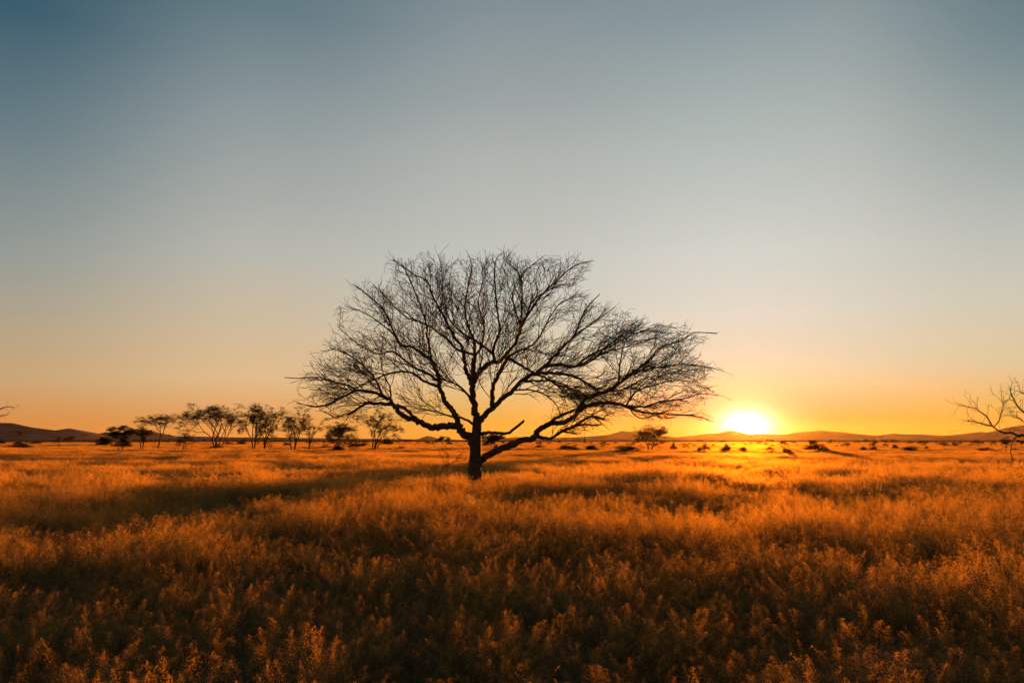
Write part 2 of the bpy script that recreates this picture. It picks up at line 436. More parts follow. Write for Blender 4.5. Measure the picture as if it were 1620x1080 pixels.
# trunk with root flare
tp = [Vector((base.x, base.y, base.z - .2)), Vector((base.x, base.y, base.z + .1)), at(751, 752, TD), at(751, 735, TD), at(753, 710, TD), at(754, 690, TD), at(755, 675, TD), at(754, 662, TD)]
tp = crom(tp, 4)
tw = np.interp([p.z for p in tp], [base.z - .2, base.z + .15, at(0, 752, TD).z, at(0, 735, TD).z, at(0, 710, TD).z, at(0, 675, TD).z, at(0, 660, TD).z], [17, 14, 11, 9.8, 8.6, 7.4, 5.6])
b = MB()
sides = 14
vs = []; fs = []
for i, p in enumerate(tp):
    for s in range(sides):
        a = 2 * math.pi * s / sides
        q = tw[i] * PXM * (1 + .10 * math.sin(3 * a + i * .25) + .06 * math.sin(5 * a + 1 + i * .4) + tr.uniform(-.03, .03))
        vs.append(p + Vector((math.cos(a), math.sin(a), 0)) * q - base)
for i in range(len(tp) - 1):
    for s in range(sides):
        s2 = (s + 1) % sides
        fs.append((i * sides + s, i * sides + s2, (i + 1) * sides + s2, (i + 1) * sides + s))
fs.append(tuple((len(tp) - 1) * sides + s for s in range(sides)))
b.add(vs, fs)
b.build('trunk', M_bark, tree, True)
# limbs: each one that leaves the trunk carries its own forks
roots = {}
for nm, (_, _, _, _, par) in LIMBS.items():
    k = nm
    while LIMBS[k][4]: k = LIMBS[k][4]
    roots.setdefault(k, MB())
    pts, rr = limb3d[nm]
    roots[k].tube([p - base for p in pts], rr, 8)
for k, m in roots.items(): m.build('limb', M_bark, tree, True)

# twigs: grown outward along the crown's own sweep
cb = MB()
focus = at(755, 715, TD)
def flow(p):
    q = p - focus
    d = Vector((q.x, q.y * .9, max(q.z, .2)))
    d.normalize()
    px, py = project(p)
    if px > 860: d = d * .6 + Vector((.55, 0, .06 if py < 585 else (-.06 if px < 1000 else -.16)))
    elif px < 620 and py > 520: d = d * .7 + Vector((-.35, 0, .10))
    else: d = d * .8 + Vector((0, 0, .22))
    return d.normalized()
stat = [0, 0, 0, 0]
def grow(p, d, Ln, r0, lvl, sc=1.0):
    if lvl == 0: sc = tr.uniform(.88, 1.02)
    step = (.16, .13, .10)[lvl]
    n = max(3, int(Ln / step))
    step = Ln / n
    pts = [p.copy()]; out = 0
    d = d.normalized()
    nodes = []; olim = tr.choice((0, 0, 0, 1, 1, 2))
    for i in range(n):
        d = (d + rvec((.12, .14, .13)[lvl]) + flow(p) * (.085, .07, .05)[lvl]).normalized()
        p = p + d * step
        if abs(p.y - TD) > 5.2: break
        u_, v_ = project(p)
        if not inside(770 + (u_ - 770) / sc, 610 + (v_ - 610) / sc):
            out += 1
            if out > olim: break
        pts.append(p.copy()); nodes.append((p.copy(), d.copy(), (i + 1) / n))
    if len(pts) < 3: return
    m = len(pts)
    rr = [max(r0 * (1 - .75 * i / (m - 1)), .0058) for i in range(m)]
    cb.tube([q - base for q in pts], rr, 4 if lvl == 0 else 3, False)
    stat[lvl] += 1
    if lvl == 2: return
    for (q, dd, u) in nodes:
        if u < .18: continue
        k = 1 if tr.random() < (.85, .74)[lvl] else 0
        for _ in range(k):
            ax = rvec(1).cross(dd)
            if ax.length < .01: continue
            nd = Matrix.Rotation(rad(tr.uniform(22, 58)), 3, ax.normalized()) @ dd
            if lvl == 0: grow(q, nd, tr.uniform(.35, 1.0) * (1.15 - .5 * u), max(r0 * .6, .0075), 1, sc)
            else: grow(q, nd, tr.uniform(.16, .46), .0058, 2, sc)
for nm, (pts, rr) in limb3d.items():
    acc = 0.0; nxt = .25
    tot = sum((pts[i + 1] - pts[i]).length for i in range(len(pts) - 1)); s = 0
    for i in range(1, len(pts)):
        sl_ = (pts[i] - pts[i - 1]).length
        s += sl_; acc += sl_
        u = s / tot
        if nm in ('A', 'E', 'A1b', 'D3b', 'D3c', 'D4'): continue
        if nm == 'D' and u < .40: continue
        if nm in ('A1', 'C', 'A2') and u < .22: continue
        if nm == 'B' and u < .35: continue
        if acc > nxt:
            acc = 0; nxt = tr.uniform(.10, .20)
            d = (pts[i] - pts[i - 1]).normalized()
            ax = rvec(1).cross(d)
            nd = Matrix.Rotation(rad(tr.uniform(20, 62)), 3, ax.normalized()) @ d
            nd = (nd + flow(pts[i]) * .35).normalized()
            grow(pts[i], nd, tr.uniform(.7, 2.0) * (1.2 - .45 * u), min(rr[i] * .6, .02), 0)
    d = (pts[-1] - pts[-2]).normalized()
    if nm not in ('A1b', 'E', 'D3b', 'D3c', 'D4', 'B'): 
        for q_ in range(3): grow(pts[-1 - 2 * q_], (d + rvec(.16)).normalized(), 1.0, max(rr[-1], .008), 0)
# tangle of dry twigs lodged over the low right limb
c = at(922, 625, TD - .6)
for _ in range(150):
    p = c + Vector((tr.gauss(0, .20), tr.gauss(0, .15), tr.gauss(0, .055)))
    d = rvec(1); d.z *= .35; d.normalize()
    cb.tube([q - base for q in (p - d * .13, p + rvec(.02), p + d * .13)], [.006, .007, .004], 3, False)
print('TWIGS', stat, cb.n)
cb.build('crown', M_bark, tree)

# ------------------------------------------------------------------ other acacias
def gen_acacia(seed, Hh, W, stems=2, leaf=.06, dens=.5, fork=.3, lean=0.0, levels=5, spread=1.0):
    """forking acacia: stems fan out from the foot, fork again and again and flatten out at the top;
    returns trunk, crown (twigs) and foliage meshes"""
    r = random.Random(seed)
    nodes = []; par = []; ends = []
    def addn(p, q): nodes.append(p); par.append(q); return len(nodes) - 1
    def seg(p, k, d, Ln, lvl):
        n = 4 if lvl < 3 else 3
        for i in range(n):
            up = (.05, .03, .02, -.03, -.08, -.10, -.10)[min(lvl, 6)]
            d = (d + rvec(.085 + .02 * lvl, r) + Vector((0, 0, up))).normalized()
            p = p + d * Ln / n
            k = addn(p, k)
            if lvl >= 2 and r.random() < .40:                 # side twig
                e = (d + rvec(.7, r) + Vector((0, 0, .1))).normalized()
                q = p + e * Ln * r.uniform(.35, .7); kk = addn(p.lerp(q, .5) + rvec(.02 * Ln, r), k); ends.append(addn(q, kk))
        if lvl >= levels:
            ends.append(k); return
        m = 3 if (r.random() < .30 and lvl > 0) else 2
        ax0 = d.cross(rvec(1, r)).normalized()
        for j in range(m):
            ax = Matrix.Rotation(2 * math.pi * j / m + r.uniform(-.5, .5), 3, d) @ ax0
            nd = Matrix.Rotation(rad(r.uniform(14, 36) * spread), 3, ax) @ d
            if nd.z < -.05: nd.z *= .2
            seg(p, k, nd.normalized(), Ln * r.uniform(.66, .98), lvl + 1)
    a0 = r.uniform(0, 6.28)
    for s_ in range(stems):
        a = a0 + 2 * math.pi * s_ / stems + r.uniform(-.35, .35)
        t = r.uniform(.28, .62) * spread if stems > 1 else r.uniform(0, .08)
        k = addn(Vector((math.cos(a) * .004, math.sin(a) * .004, -.06)), -1)
        seg(nodes[k], k, Vector((math.cos(a) * t, math.sin(a) * t, 1)).normalized(), fork * r.uniform(.8, 1.2), 0)
    P = np.array([tuple(p) for p in nodes]); E = P[ends]
    c = np.median(E[:, :2], 0)
    top = np.percentile(E[:, 2], 98)
    zz = np.clip(P[:, 2] / top, None, 1.06)
    zz = np.where(zz > .6, .6 + (zz - .6) * .62, zz) / .848
    wx = np.percentile(np.abs(E[:, 0] - c[0]), 95); wy = np.percentile(np.abs(E[:, 1] - c[1]), 95)
    f_ = np.clip(zz, 0, 1) ** 1.0
    X = (P[:, 0] - c[0] * np.clip(f_, 0, 1)) * (W * .5 / wx) + lean * Hh * f_
    Y = (P[:, 1] - c[1] * np.clip(f_, 0, 1)) * (W * .5 / wy)
    nodes = [Vector(v) for v in zip(X, Y, zz * Hh)]
    cnt = [0] * len(nodes); kids = [[] for _ in nodes]
    for i in range(len(nodes)):
        if par[i] >= 0: kids[par[i]].append(i)
    for i in reversed(range(len(nodes))):
        cnt[i] = 1 if not kids[i] else sum(cnt[k] for k in kids[i])
    full = max(cnt); tot = len(ends)
    rb = .020 * Hh * (1.0 if stems < 3 else .8)
    rad_ = [max(rb * (c_ / full) ** .55, .0022 * Hh) for c_ in cnt]
    T = MB(); K = MB()
    stack = [(i, None) for i in range(len(nodes)) if par[i] < 0]
    while stack:
        i, pr = stack.pop()
        ch = [] if pr is None else [pr]
        ch.append(i)
        while kids[i]:
            ks = sorted(kids[i], key=lambda k: -cnt[k])
            for k in ks[1:]: stack.append((k, i))
            i = ks[0]; ch.append(i)
        pts = [nodes[k] for k in ch]; rr = [rad_[k] for k in ch]
        if pr is not None: rr[0] = rr[1]
        (T if cnt[ch[1]] > tot * .12 or tot < 8 else K).tube(pts, rr, 6 if rr[0] > .04 else 4, False)
    Lf = MB()
    for e in ends:
        p = nodes[e]
        for _ in range(r.randint(3, 6)):           # fine twig spray
            d = Vector((r.gauss(0, .6), r.gauss(0, .6), r.gauss(.12, .25))).normalized() * Hh * r.uniform(.03, .085)
            K.tube([p - d * .2, p + d * .5 + rvec(.006 * Hh, r), p + d], [.0024 * Hh, .002 * Hh, .0012 * Hh], 3, False)
        if r.random() > dens * 1.35: continue
        for _ in range(r.randint(6, 15)):
            q = p + Vector((r.gauss(0, .062), r.gauss(0, .062), r.gauss(.003, .014))) * Hh
            Lf.leaf(q, rvec(1, r).normalized() * leaf * r.uniform(.4, .9), rvec(1, r).normalized() * leaf * r.uniform(.6, 1.2))
    return T.mesh('trunk', M_bark, True), (K.mesh('crown', M_bark) if K.n else None), (Lf.mesh('foliage', M_leaf) if Lf.n else None)
def put(mesh, name, parent):
    if mesh is None: return
    o = bpy.data.objects.new(name, mesh); C.collection.objects.link(o); o.parent = parent; return o
EYE = 1.45           # eye height over the grass tops that hide the foot of each tree
def foot(px, yb): 
    Y = F * EYE / (yb - HOR)
    d = ray(px, HOR); x = d.x / d.y * Y
    return Vector((x, Y, float(ground_z(x, Y))))
def size(px0, px1, yt, yb):
    p = foot(px0, yb)
    return (px1 - px0) * p.y / F, H + (HOR - yt) * p.y / F - p.z
TREES = [
 # trunk x, crown x0, x1, top y, base y, stems, leaf, leafiness, first fork, levels, spread, label
 (192, 174, 213, 673.5, 713.0, 3, 0.11, 0.9, 0.26, 5, 1.1, 'dark dense small acacia with several thin stems, beside a tall dark bush mound'),
 (225, 217, 240, 676, 711.5, 2, 0.1, 0.85, 0.34, 4, 0.9, 'narrow dark leafy acacia under the left side of a wide thin-crowned one'),
 (249, 219, 284, 654.5, 709.6, 1, 0.05, 0.5, 0.30, 6, 1.15, 'umbrella acacia with one stem and open flat crown, left of the big fan-shaped one'),
 (291, 278, 309, 680, 712.5, 4, 0.06, 0.35, 0.22, 4, 1.0, 'short scrubby sapling with several stems at the left foot of the big fan-shaped acacia'),
 (345, 290, 379, 640, 709.5, 5, 0.045, 0.25, 0.22, 5, 1.15, 'big many-stemmed fan-shaped acacia, the widest in the tree row on the left'),
 (402, 377, 430, 638.5, 709.8, 3, 0.045, 0.3, 0.26, 5, 1.2, 'tall twin-stemmed acacia just right of the big fan-shaped one'),
 (418, 404, 452, 644, 709.8, 2, 0.045, 0.3, 0.30, 5, 1.2, 'leaning slim acacia whose crown touches the twin-stemmed one'),
 (428, 420, 441, 687, 709.5, 2, 0.07, 0.7, 0.3, 3, 1.2, 'tiny umbrella-shaped sapling under the leaning slim acacia'),
 (465, 445, 492, 644, 711, 3, 0.045, 0.3, 0.24, 5, 1.2, 'upright open acacia with a bush at its foot, right of the leaning slim one'),
 (489, 479, 514, 662, 711, 2, 0.05, 0.6, 0.36, 4, 1.1, 'smaller slanting acacia between the upright open one and the dense low one'),
 (534, 512, 563, 669, 712, 5, 0.07, 0.5, 0.24, 5, 1.15, 'low dense dark acacia with tiered crown below the left limb tips of the lone tree'),
 (593, 563, 645, 645, 711, 4, 0.04, 0.12, 0.22, 5, 1.15, 'sparse fan-shaped acacia seen below the left limb of the lone tree'),
 (704, 694, 713, 690, 709.2, 2, 0.1, 0.8, 0.4, 4, 1.0, 'small round-topped acacia on the plain just left of the lone tree trunk'),
 (688, 683, 693, 695.5, 709.2, 1, 0.08, 0.5, 0.5, 3, 1.0, 'thin sapling on the plain left of the small round-topped acacia'),
 (676, 672, 680, 697.5, 709.2, 1, 0.08, 0.5, 0.5, 3, 1.0, 'thinnest of the little saplings below the small pointed hill'),
 (778, 763, 800, 687.5, 709, 4, 0.11, 0.9, 0.26, 5, 1.0, 'bushy acacia half hidden behind the trunk of the lone tree'),
 (1028, 1006, 1058, 672.5, 712, 4, 0.06, 0.5, 0.3, 5, 1.05, 'sunlit bushy acacia standing before the hill left of the sun'),
 (1590, 1580, 1600, 691, 718.5, 1, 0.05, 0.8, 0.9, 4, 1.1, 'thin sapling with a small dark crown below the limb at the right edge'),
 (18, 15, 22, 682, 700.5, 1, 0.13, 0.8, 0.6, 3, 0.8, 'left one of two narrow saplings in front of the far left hills'),
 (30.5, 25, 37, 681, 700.8, 1, 0.13, 0.9, 0.6, 4, 0.9, 'right one of two narrow saplings in front of the far left hills'),
 (108, 100, 118, 690, 702.5, 2, 0.14, 0.95, 0.3, 4, 1.2, 'small dark wedge-shaped acacia on the plain below the low peak of the left hills'),
 (94, 90, 99, 689, 707.5, 2, 0.08, 0.1, 0.4, 3, 0.9, 'bare thin sapling left of the small wedge-shaped acacia'),
 (132, 128, 140, 685, 703.5, 1, 0.09, 0.5, 0.5, 3, 0.9, 'leaning thin sapling right of the small wedge-shaped acacia'),
 (268, 263, 272, 687, 698.5, 1, 0.25, 0.9, 0.5, 3, 1.0, 'tiny round acacia far off between the umbrella acacia and the big fan-shaped one'),
]
for i, (tx, x0, x1, yt, yb, st, leaf, dens, fork, lev, spr, lab) in enumerate(TREES):
    p = foot(tx, yb)
    W, Hh = size(x0, x1, yt, yb)
    lean = ((x0 + x1) / 2 - tx) * p.y / F / Hh
    big = Hh > 3.2
    e = empty('acacia_tree' if big else 'sapling', p, lab, 'tree', 'acacias on the plain behind the lone tree' if big else 'saplings scattered on the plain')
    t, k, l = gen_acacia(100 + i, Hh * .96, W * .94, st, leaf, dens, fork, lean, lev, spr)
    put(t, 'trunk', e); put(k, 'crown', e); put(l, 'foliage', e)

# edge trees, their trunks outside the frame
def edge_tree(px, D, label, spec, seed, fill):
    e = empty('acacia_tree', (0, 0, 0), label, 'tree', None)
    d = ray(px, HOR); x = d.x / d.y * D
    o = Vector((x, D, float(ground_z(x, D))))
    e.location = o
    r = random.Random(seed)
    T = MB(); Lm = MB(); K = MB()
    s = D / F
    T.tube([o * 0 + Vector((0, 0, -.3)), Vector((.03, 0, .6)), Vector((-.03, .05, 1.3)), Vector((0, 0, 1.9)), Vector((.05, 0, 2.6)), Vector((0, .1, 3.2))], [.24, .17, .15, .14, .11, .08], 9)
    def twig(p, dd, Ln, r0, lvl):
        n = max(3, int(Ln / .12)); pts = [p]
        for i in range(n):
            dd = (dd + rvec(.17, r) + Vector((0, 0, .015))).normalized(); p = p + dd * (Ln / n); pts.append(p)
            if lvl < 2 and r.random() < .72 and i > 0:
                ax = rvec(1, r).cross(dd)
                twig(p, Matrix.Rotation(rad(r.uniform(25, 60)), 3, ax.normalized()) @ dd, Ln * r.uniform(.3, .6), r0 * .65, lvl + 1)
        K.tube(pts, [max(r0 * (1 - .7 * i / n), .003) for i in range(n + 1)], 3, False)
    for pp, r0, r1, ln, tw in spec:
        Y = D; pts = []; prev = None
        for (a, b_) in pp:
            q = at(a, b_, Y)
            if prev is not None:
                Y += (q - prev).length * ln; q = at(a, b_, Y)
            pts.append(q); prev = q
        pts = [q - o for q in crom(pts, 4)]
        n = len(pts)
        Lm.tube(pts, [(r0 + (r1 - r0) * i / (n - 1)) * s * .72 for i in range(n)], 7)
        for i in range(n // 5, n):
            for _ in range(tw):
                if r.random() < fill:
                    dd = (pts[i] - pts[i - 1]).normalized(); ax = rvec(1, r).cross(dd)
                    twig(pts[i], Matrix.Rotation(rad(r.uniform(20, 65)), 3, ax.normalized()) @ dd, r.uniform(.2, .6), .009, 0)
    T.build('trunk', M_bark, e, True); Lm.build('limb', M_bark, e, True); K.build('crown', M_bark, e)
    return e
RT = [
 ([(1642, 694), (1617, 688), (1612, 690), (1600, 684), (1590, 685), (1578, 680), (1570, 674), (1555, 671), (1541, 666), (1527, 665)], 3.0, .6, -.2, 2),
 ([(1570, 674), (1562, 660), (1552, 652), (1543, 646), (1530, 643), (1519, 641)], 1.5, .5, .3, 2),
 ([(1572, 675), (1580, 666), (1583, 655), (1587, 645), (1585, 636)], 1.3, .4, -.5, 2),
 ([(1614, 690), (1606, 692), (1601, 702), (1599, 715), (1602, 726), (1598, 737)], 1.4, .6, .1, 1),
 ([(1642, 660), (1625, 655), (1612, 645), (1606, 635), (1601, 625), (1597, 614)], 2.4, .6, .2, 2),
 ([(1645, 640), (1632, 628), (1618, 622), (1610, 618)], 2.0, .5, -.4, 2),
 ([(1642, 672), (1622, 668), (1613, 662), (1602, 657)], 1.6, .5, .4, 2),
 ([(1642, 650), (1668, 625), (1690, 612), (1720, 600)], 2.4, .5, .2, 2),
 ([(1642, 668), (1672, 655), (1700, 650), (1735, 648)], 2.4, .5, -.3, 2),
]
edge_tree(1642, 31.0, 'acacia cut off by the right edge, one long limb reaching into the picture', RT, 5, .62)
LT = [
 ([(-45, 690), (-40, 672), (-28, 662), (-12, 652), (0, 647), (12, 643), (22, 645)], 2.4, .5, .1, 3),
 ([(-42, 678), (-22, 668), (-8, 661), (4, 657), (12, 656)], 1.8, .5, -.3, 3),
 ([(-45, 690), (-30, 682), (-14, 684), (-4, 686), (3, 684)], 1.5, .5, .3, 3),
 ([(-45, 680), (-60, 660), (-80, 645), (-105, 640)], 2.4, .5, .1, 3),
 ([(-45, 675), (-48, 655), (-45, 640), (-52, 625)], 2.0, .5, -.3, 3),
]
edge_tree(-46, 62.0, 'acacia cut off by the left edge, only its flat branch tips showing', LT, 6, .5)

# ------------------------------------------------------------------ bushes
def gen_bush(seed, n=1500, leaf=.045):
    """unit bush: 1 wide, about 1 high at the crown; leaves clumped on branching stems"""
    r = random.Random(seed); S = MB(); Fo = MB()
    clumps = []
    for _ in range(24):
        a = r.uniform(0, 2 * math.pi); q = math.sqrt(r.random()) * .40
        z = (1 - (q / .46) ** 2) * r.uniform(.45, .92)
        c = Vector((math.cos(a) * q, math.sin(a) * q, z)); clumps.append(c)
        b0 = Vector((math.cos(a) * .06, math.sin(a) * .06, -.1))
        S.tube([b0, b0.lerp(c, .5) + Vector((0, 0, .08)) + rvec(.02, r), c], [.014, .010, .005], 3, False)
        for _ in range(4):
            d = rvec(.11, r); S.tube([c, c + d * .6, c + d + Vector((0, 0, .05))], [.005, .004, .003], 3, False)
    for _ in range(n):
        c = r.choice(clumps)
        p = c + Vector((r.gauss(0, .075), r.gauss(0, .075), r.gauss(0, .11)))
        if p.z < -.05: p.z = r.uniform(0, .3)
        Fo.leaf(p, rvec(1, r).normalized() * leaf * r.uniform(.5, 1.2), rvec(1, r).normalized() * leaf * r.uniform(.6, 1.3))
    return S.mesh('stems', M_bark), Fo.mesh('foliage', M_bush)
bush_kinds = [gen_bush(300 + i) for i in range(6)]
def bush(x0, x1, yt, yb, label, group, k):
    cx = (x0 + x1) / 2
    p = foot(cx, yb)
    W, Hh = size(x0, x1, yt, yb)
    e = empty('bush', p, label, 'bush', group)
    s, f_ = bush_kinds[k % len(bush_kinds)]
    put(s, 'stems', e); put(f_, 'foliage', e)
    e.scale = (W * 1.06, W * 1.0, max(Hh, .5) * 1.02)
    e.rotation_euler = (0, 0, k * 1.3)
    return e
LEFTB = 'low dark bushes on the left plain'; RIGHTB = 'low bushes on the right plain'
BUSHES = [
 (8, 51, 699, 707.6, 'wide dark bush on the plain at far left, nearest of the far left bushes', LEFTB),
 (-6, 9, 694.5, 701.5, 'dark bush cut off by the left edge under the branch tips', LEFTB),
 (46, 68, 697, 701.8, 'flat dark bush just right of the two narrow saplings', LEFTB),
 (82, 96, 695, 699.8, 'small dark bush between the two narrow saplings and the wedge-shaped acacia', LEFTB),
 (149, 183, 689.5, 704, 'tall dark bush mound against the left side of the leftmost dense acacia', LEFTB),
 (176, 210, 698, 706, 'dark bush at the foot of the leftmost dense acacia', LEFTB),
 (330, 358, 702, 708.5, 'small dark bush behind the stems of the big fan-shaped acacia', LEFTB),
 (353, 371, 698, 702.5, 'flat bush right of the big fan-shaped acacia', LEFTB),
 (373, 392, 697, 702.5, 'flat bush behind the gap left of the twin-stemmed acacia', LEFTB),
 (446, 462, 699, 706, 'dark bush at the left foot of the upright open acacia', LEFTB),
 (520, 548, 704, 712.5, 'dark bush at the foot of the low dense acacia', LEFTB),
 (553, 592, 699.5, 707.5, 'long dark bush left of the sparse fan-shaped acacia stems', LEFTB),
 (603, 623, 693.5, 702.5, 'grey bush right of the sparse fan-shaped acacia stems', LEFTB),
 (622, 647, 705.5, 710.3, 'flat dark bush alone on the grass right of the sparse fan-shaped acacia', LEFTB),
 (841, 864, 702.5, 709, 'bush below the low right limb of the lone tree', RIGHTB),
 (877, 924, 703, 710.5, 'long low dark bush below the lone tree limb, left of the sunlit bushy acacia', RIGHTB),
 (922, 949, 703, 710.6, 'dark bush at the right end of the long low bush', RIGHTB),
 (963, 1016, 704.5, 714, 'broad dark bush at the left foot of the sunlit bushy acacia', RIGHTB),
 (1057, 1072, 702, 710, 'small bush just right of the sunlit bushy acacia', RIGHTB),
 (1102, 1126, 701, 713, 'rounded glowing bush on the plain left of the sun', RIGHTB),
 (1138, 1158, 702, 713, 'hazy bush on the plain just left below the sun', RIGHTB),
 (1163, 1185, 706, 713, 'low hazy bush on the plain directly below the sun', RIGHTB),
 (1208, 1228, 706, 714, 'hazy bush on the plain right below the sun', RIGHTB),
 (1231, 1256, 707.5, 718.5, 'near brown bush right of the sun, closest of the right bushes', RIGHTB),
 (1270, 1302, 697, 713, 'bushy mound below the rounded hill top right of the sun', RIGHTB),
 (1294, 1312, 702, 714, 'small bush touching the right side of the bushy mound', RIGHTB),
 (1358, 1373, 705.5, 712, 'paler left half of a bush pair under a small umbrella acacia', RIGHTB),
 (1371, 1389, 704.5, 713, 'darker right half of a bush pair under a small umbrella acacia', RIGHTB),
 (1408, 1421, 702, 711, 'small upright bush right of the bush pair', RIGHTB),
 (1424, 1457, 705, 714, 'wide dark dome-shaped bush, the largest on the right plain', RIGHTB),
 (1460, 1471, 705.5, 712, 'small dark bush at the right of the wide dome-shaped bush', RIGHTB),
 (1485, 1502, 708.5, 711.6, 'thin flat bush on the grass right of the wide dome-shaped bush', RIGHTB),
 (1543, 1576, 707, 712.3, 'long flat dark bush left of the thin sapling at right', RIGHTB),
 (1594, 1619, 708, 712.5, 'flat dark bush behind the hanging branch at the right edge', RIGHTB),
]
for k, (x0, x1, yt, yb, lab, grp) in enumerate(BUSHES): bush(x0, x1, yt, yb, lab, grp, k)

# ------------------------------------------------------------------ far small acacias, one mesh set copied
far_kinds = []
for i in range(5):
    far_kinds.append(gen_acacia(500 + i, 4.0, 5.6, 3, .12, .95, .28, 0, 4, 1.1))
FAR = []
fr = random.Random(77)
def far_tree(cx, w, yt, yb, label, group):
    p = foot(cx, yb)
    W, Hh = size(cx - w / 2, cx + w / 2, yt, yb)
    e = empty('acacia_tree', p, label, 'tree', group)
    t, k, l = far_kinds[len(FAR) % 5]
    put(t, 'trunk', e); put(k, 'crown', e); put(l, 'foliage', e)
    e.scale = (W / 5.6, W / 5.6, Hh / 4.0); e.rotation_euler = (0, 0, fr.uniform(0, 6))
    FAR.append(e)
far_tree(1382, 17, 697.5, 707, 'small umbrella acacia above the bush pair on the right plain', 'small far acacias on the right plain')
far_tree(1459, 15, 697.5, 706, 'small umbrella acacia behind the wide dome-shaped bush', 'small far acacias on the right plain')
far_tree(1492, 18, 699, 706.5, 'left one of two touching small acacias below the right hills', 'small far acacias on the right plain')
far_tree(1510, 18, 699.5, 706.5, 'right one of two touching small acacias below the right hills', 'small far acacias on the right plain')
far_tree(1545, 19, 697.5, 706.5, 'small umbrella acacia above the long flat bush', 'small far acacias on the right plain')
far_tree(1570, 10, 696.5, 706, 'slim small acacia left of the thin sapling with dark crown', 'small far acacias on the right plain')
far_tree(1614, 16, 697.5, 706.5, 'small acacia at the right edge behind the hanging branch', 'small far acacias on the right plain')
far_tree(1338, 14, 699.5, 707, 'small rounded acacia between the bushy mound and the bush pair', 'small far acacias on the right plain')
far_tree(1400, 8, 701, 707.5, 'tiny acacia between the bush pair and the small upright bush', 'small far acacias on the right plain')
far_tree(1238, 17, 697.5, 709.5, 'hazy umbrella acacia behind the near brown bush', 'small far acacias on the right plain')
far_tree(1083, 13, 700.5, 709.5, 'small hazy acacia left of the rounded glowing bush', 'small far acacias on the right plain')
far_tree(955, 11, 698.5, 709, 'tiny acacia between the long low bush and the broad dark bush', 'small far acacias on the right plain')
for lo, hi, n, y0, y1, lab, grp in [
    (40, 330, 12, 698.2, 700.5, 'tiny far acacia in the thin line along the left plain', 'tiny acacias along the left horizon'),
    (380, 735, 22, 698.6, 702, 'tiny far acacia on the skyline between the left trees and the lone trunk', 'tiny acacias along the middle horizon'),
    (800, 1060, 20, 700, 706, 'tiny far acacia in the line at the foot of the middle hill', 'tiny acacias at the foot of the middle hill'),
    (1060, 1330, 22, 700, 707, 'tiny glowing acacia in the line at the foot of the hills by the sun', 'tiny acacias at the foot of the sunset hills'),
    (1300, 1620, 22, 699.5, 704, 'tiny far acacia in the line at the foot of the right hills', 'tiny acacias at the foot of the right hills')]:
    for i in range(n):
        cx = lo + (hi - lo) * (i + fr.uniform(.1, .9)) / n
        yb = fr.uniform(y0, y1)
        h_ = fr.uniform(3.0, 6.5)
        far_tree(cx, h_ * fr.uniform(1.1, 1.9), yb - h_ * .8, yb, lab, grp)

# ------------------------------------------------------------------ dead branch by the trunk
def dead_branch():
    o = foot(700, 742); D = o.y
    r = random.Random(9); K = MB()
    def tw(p, d, Ln, r0, lvl):
        n = 6; pts = [p]
        for i in range(n):
            d = (d + rvec(.18, r) + Vector((0, 0, .03))).normalized(); p = p + d * Ln / n; pts.append(p)
            if lvl < 2 and i > 0 and r.random() < .8:
                ax = rvec(1, r).cross(d)
                tw(p, Matrix.Rotation(rad(r.uniform(30, 60)), 3, ax.normalized()) @ d, Ln * r.uniform(.35, .6), r0 * .6, lvl + 1)
        K.tube(pts, [max(r0 * (1 - .7 * i / n), .004) for i in range(n + 1)], 5, False)
    tw(Vector((-.2, 0, .3)), Vector((.8, .1, .45)), 1.3, .03, 0)
    tw(Vector((.1, .1, .35)), Vector((.35, .2, .9)), 1.1, .025, 0)
    tw(Vector((.2, -.1, .45)), Vector((-1, -.1, .08)), 1.2, .025, 0)
    e = K.build('dead_branch', M_bark); e.location = o
    tag(e, 'bare dead branch lying in the grass left of the lone tree trunk', 'branch')
dead_branch()

# ------------------------------------------------------------------ grass
src = bpy.data.collections.new('grass_sources')
def panicle(S, P, r, x, y, h, lean, plen, pw, nsp, sp_len, sp_w, ribs, stem_w):
    d = Vector((lean[0], lean[1], 1)).normalized()
    base_ = Vector((x, y, 0)); top = base_ + d * h + Vector((lean[0], lean[1], 0)) * h * .35
    mid = base_.lerp(top, .5) - Vector((lean[0], lean[1], 0)) * h * .08
    a = r.uniform(0, math.pi); w = Vector((math.cos(a), math.sin(a), 0)) * stem_w
    S.add([base_ - w, base_ + w, mid - w * .8, mid + w * .8, top - w * .3, top + w * .3], [(0, 1, 3, 2), (2, 3, 5, 4)])
    ax = (top - mid).normalized()
    p0 = top - ax * plen
    for _ in range(ribs):
        t = r.random() * .8
        q = p0 + ax * plen * t
        aa = r.uniform(0, 2 * math.pi)
        e = q + Vector((math.cos(aa), math.sin(aa), 0)) * pw * (1 - t * .8) + ax * plen * .16
        ww = Vector((0, 0, 1)).cross(e - q).normalized() * stem_w * .35
        S.add([q - ww, q + ww, e], [(0, 1, 2)])
    for _ in range(nsp):
        t = r.random() ** .8
        aa = r.uniform(0, 2 * math.pi); rr = pw * (1.1 - t) * abs(r.gauss(0, .62))
        c = p0 + ax * plen * t + Vector((math.cos(aa), math.sin(aa), 0)) * rr
        u = (Vector((math.cos(aa) * .6 + r.gauss(0, .5), math.sin(aa) * .6 + r.gauss(0, .5), r.gauss(.4, .5)))).normalized() * sp_len * r.uniform(.7, 1.3)
        w2 = u.cross(rvec(1, r)).normalized() * sp_w
        P.add([c - w2, c + w2, c + u], [(0, 1, 2)])
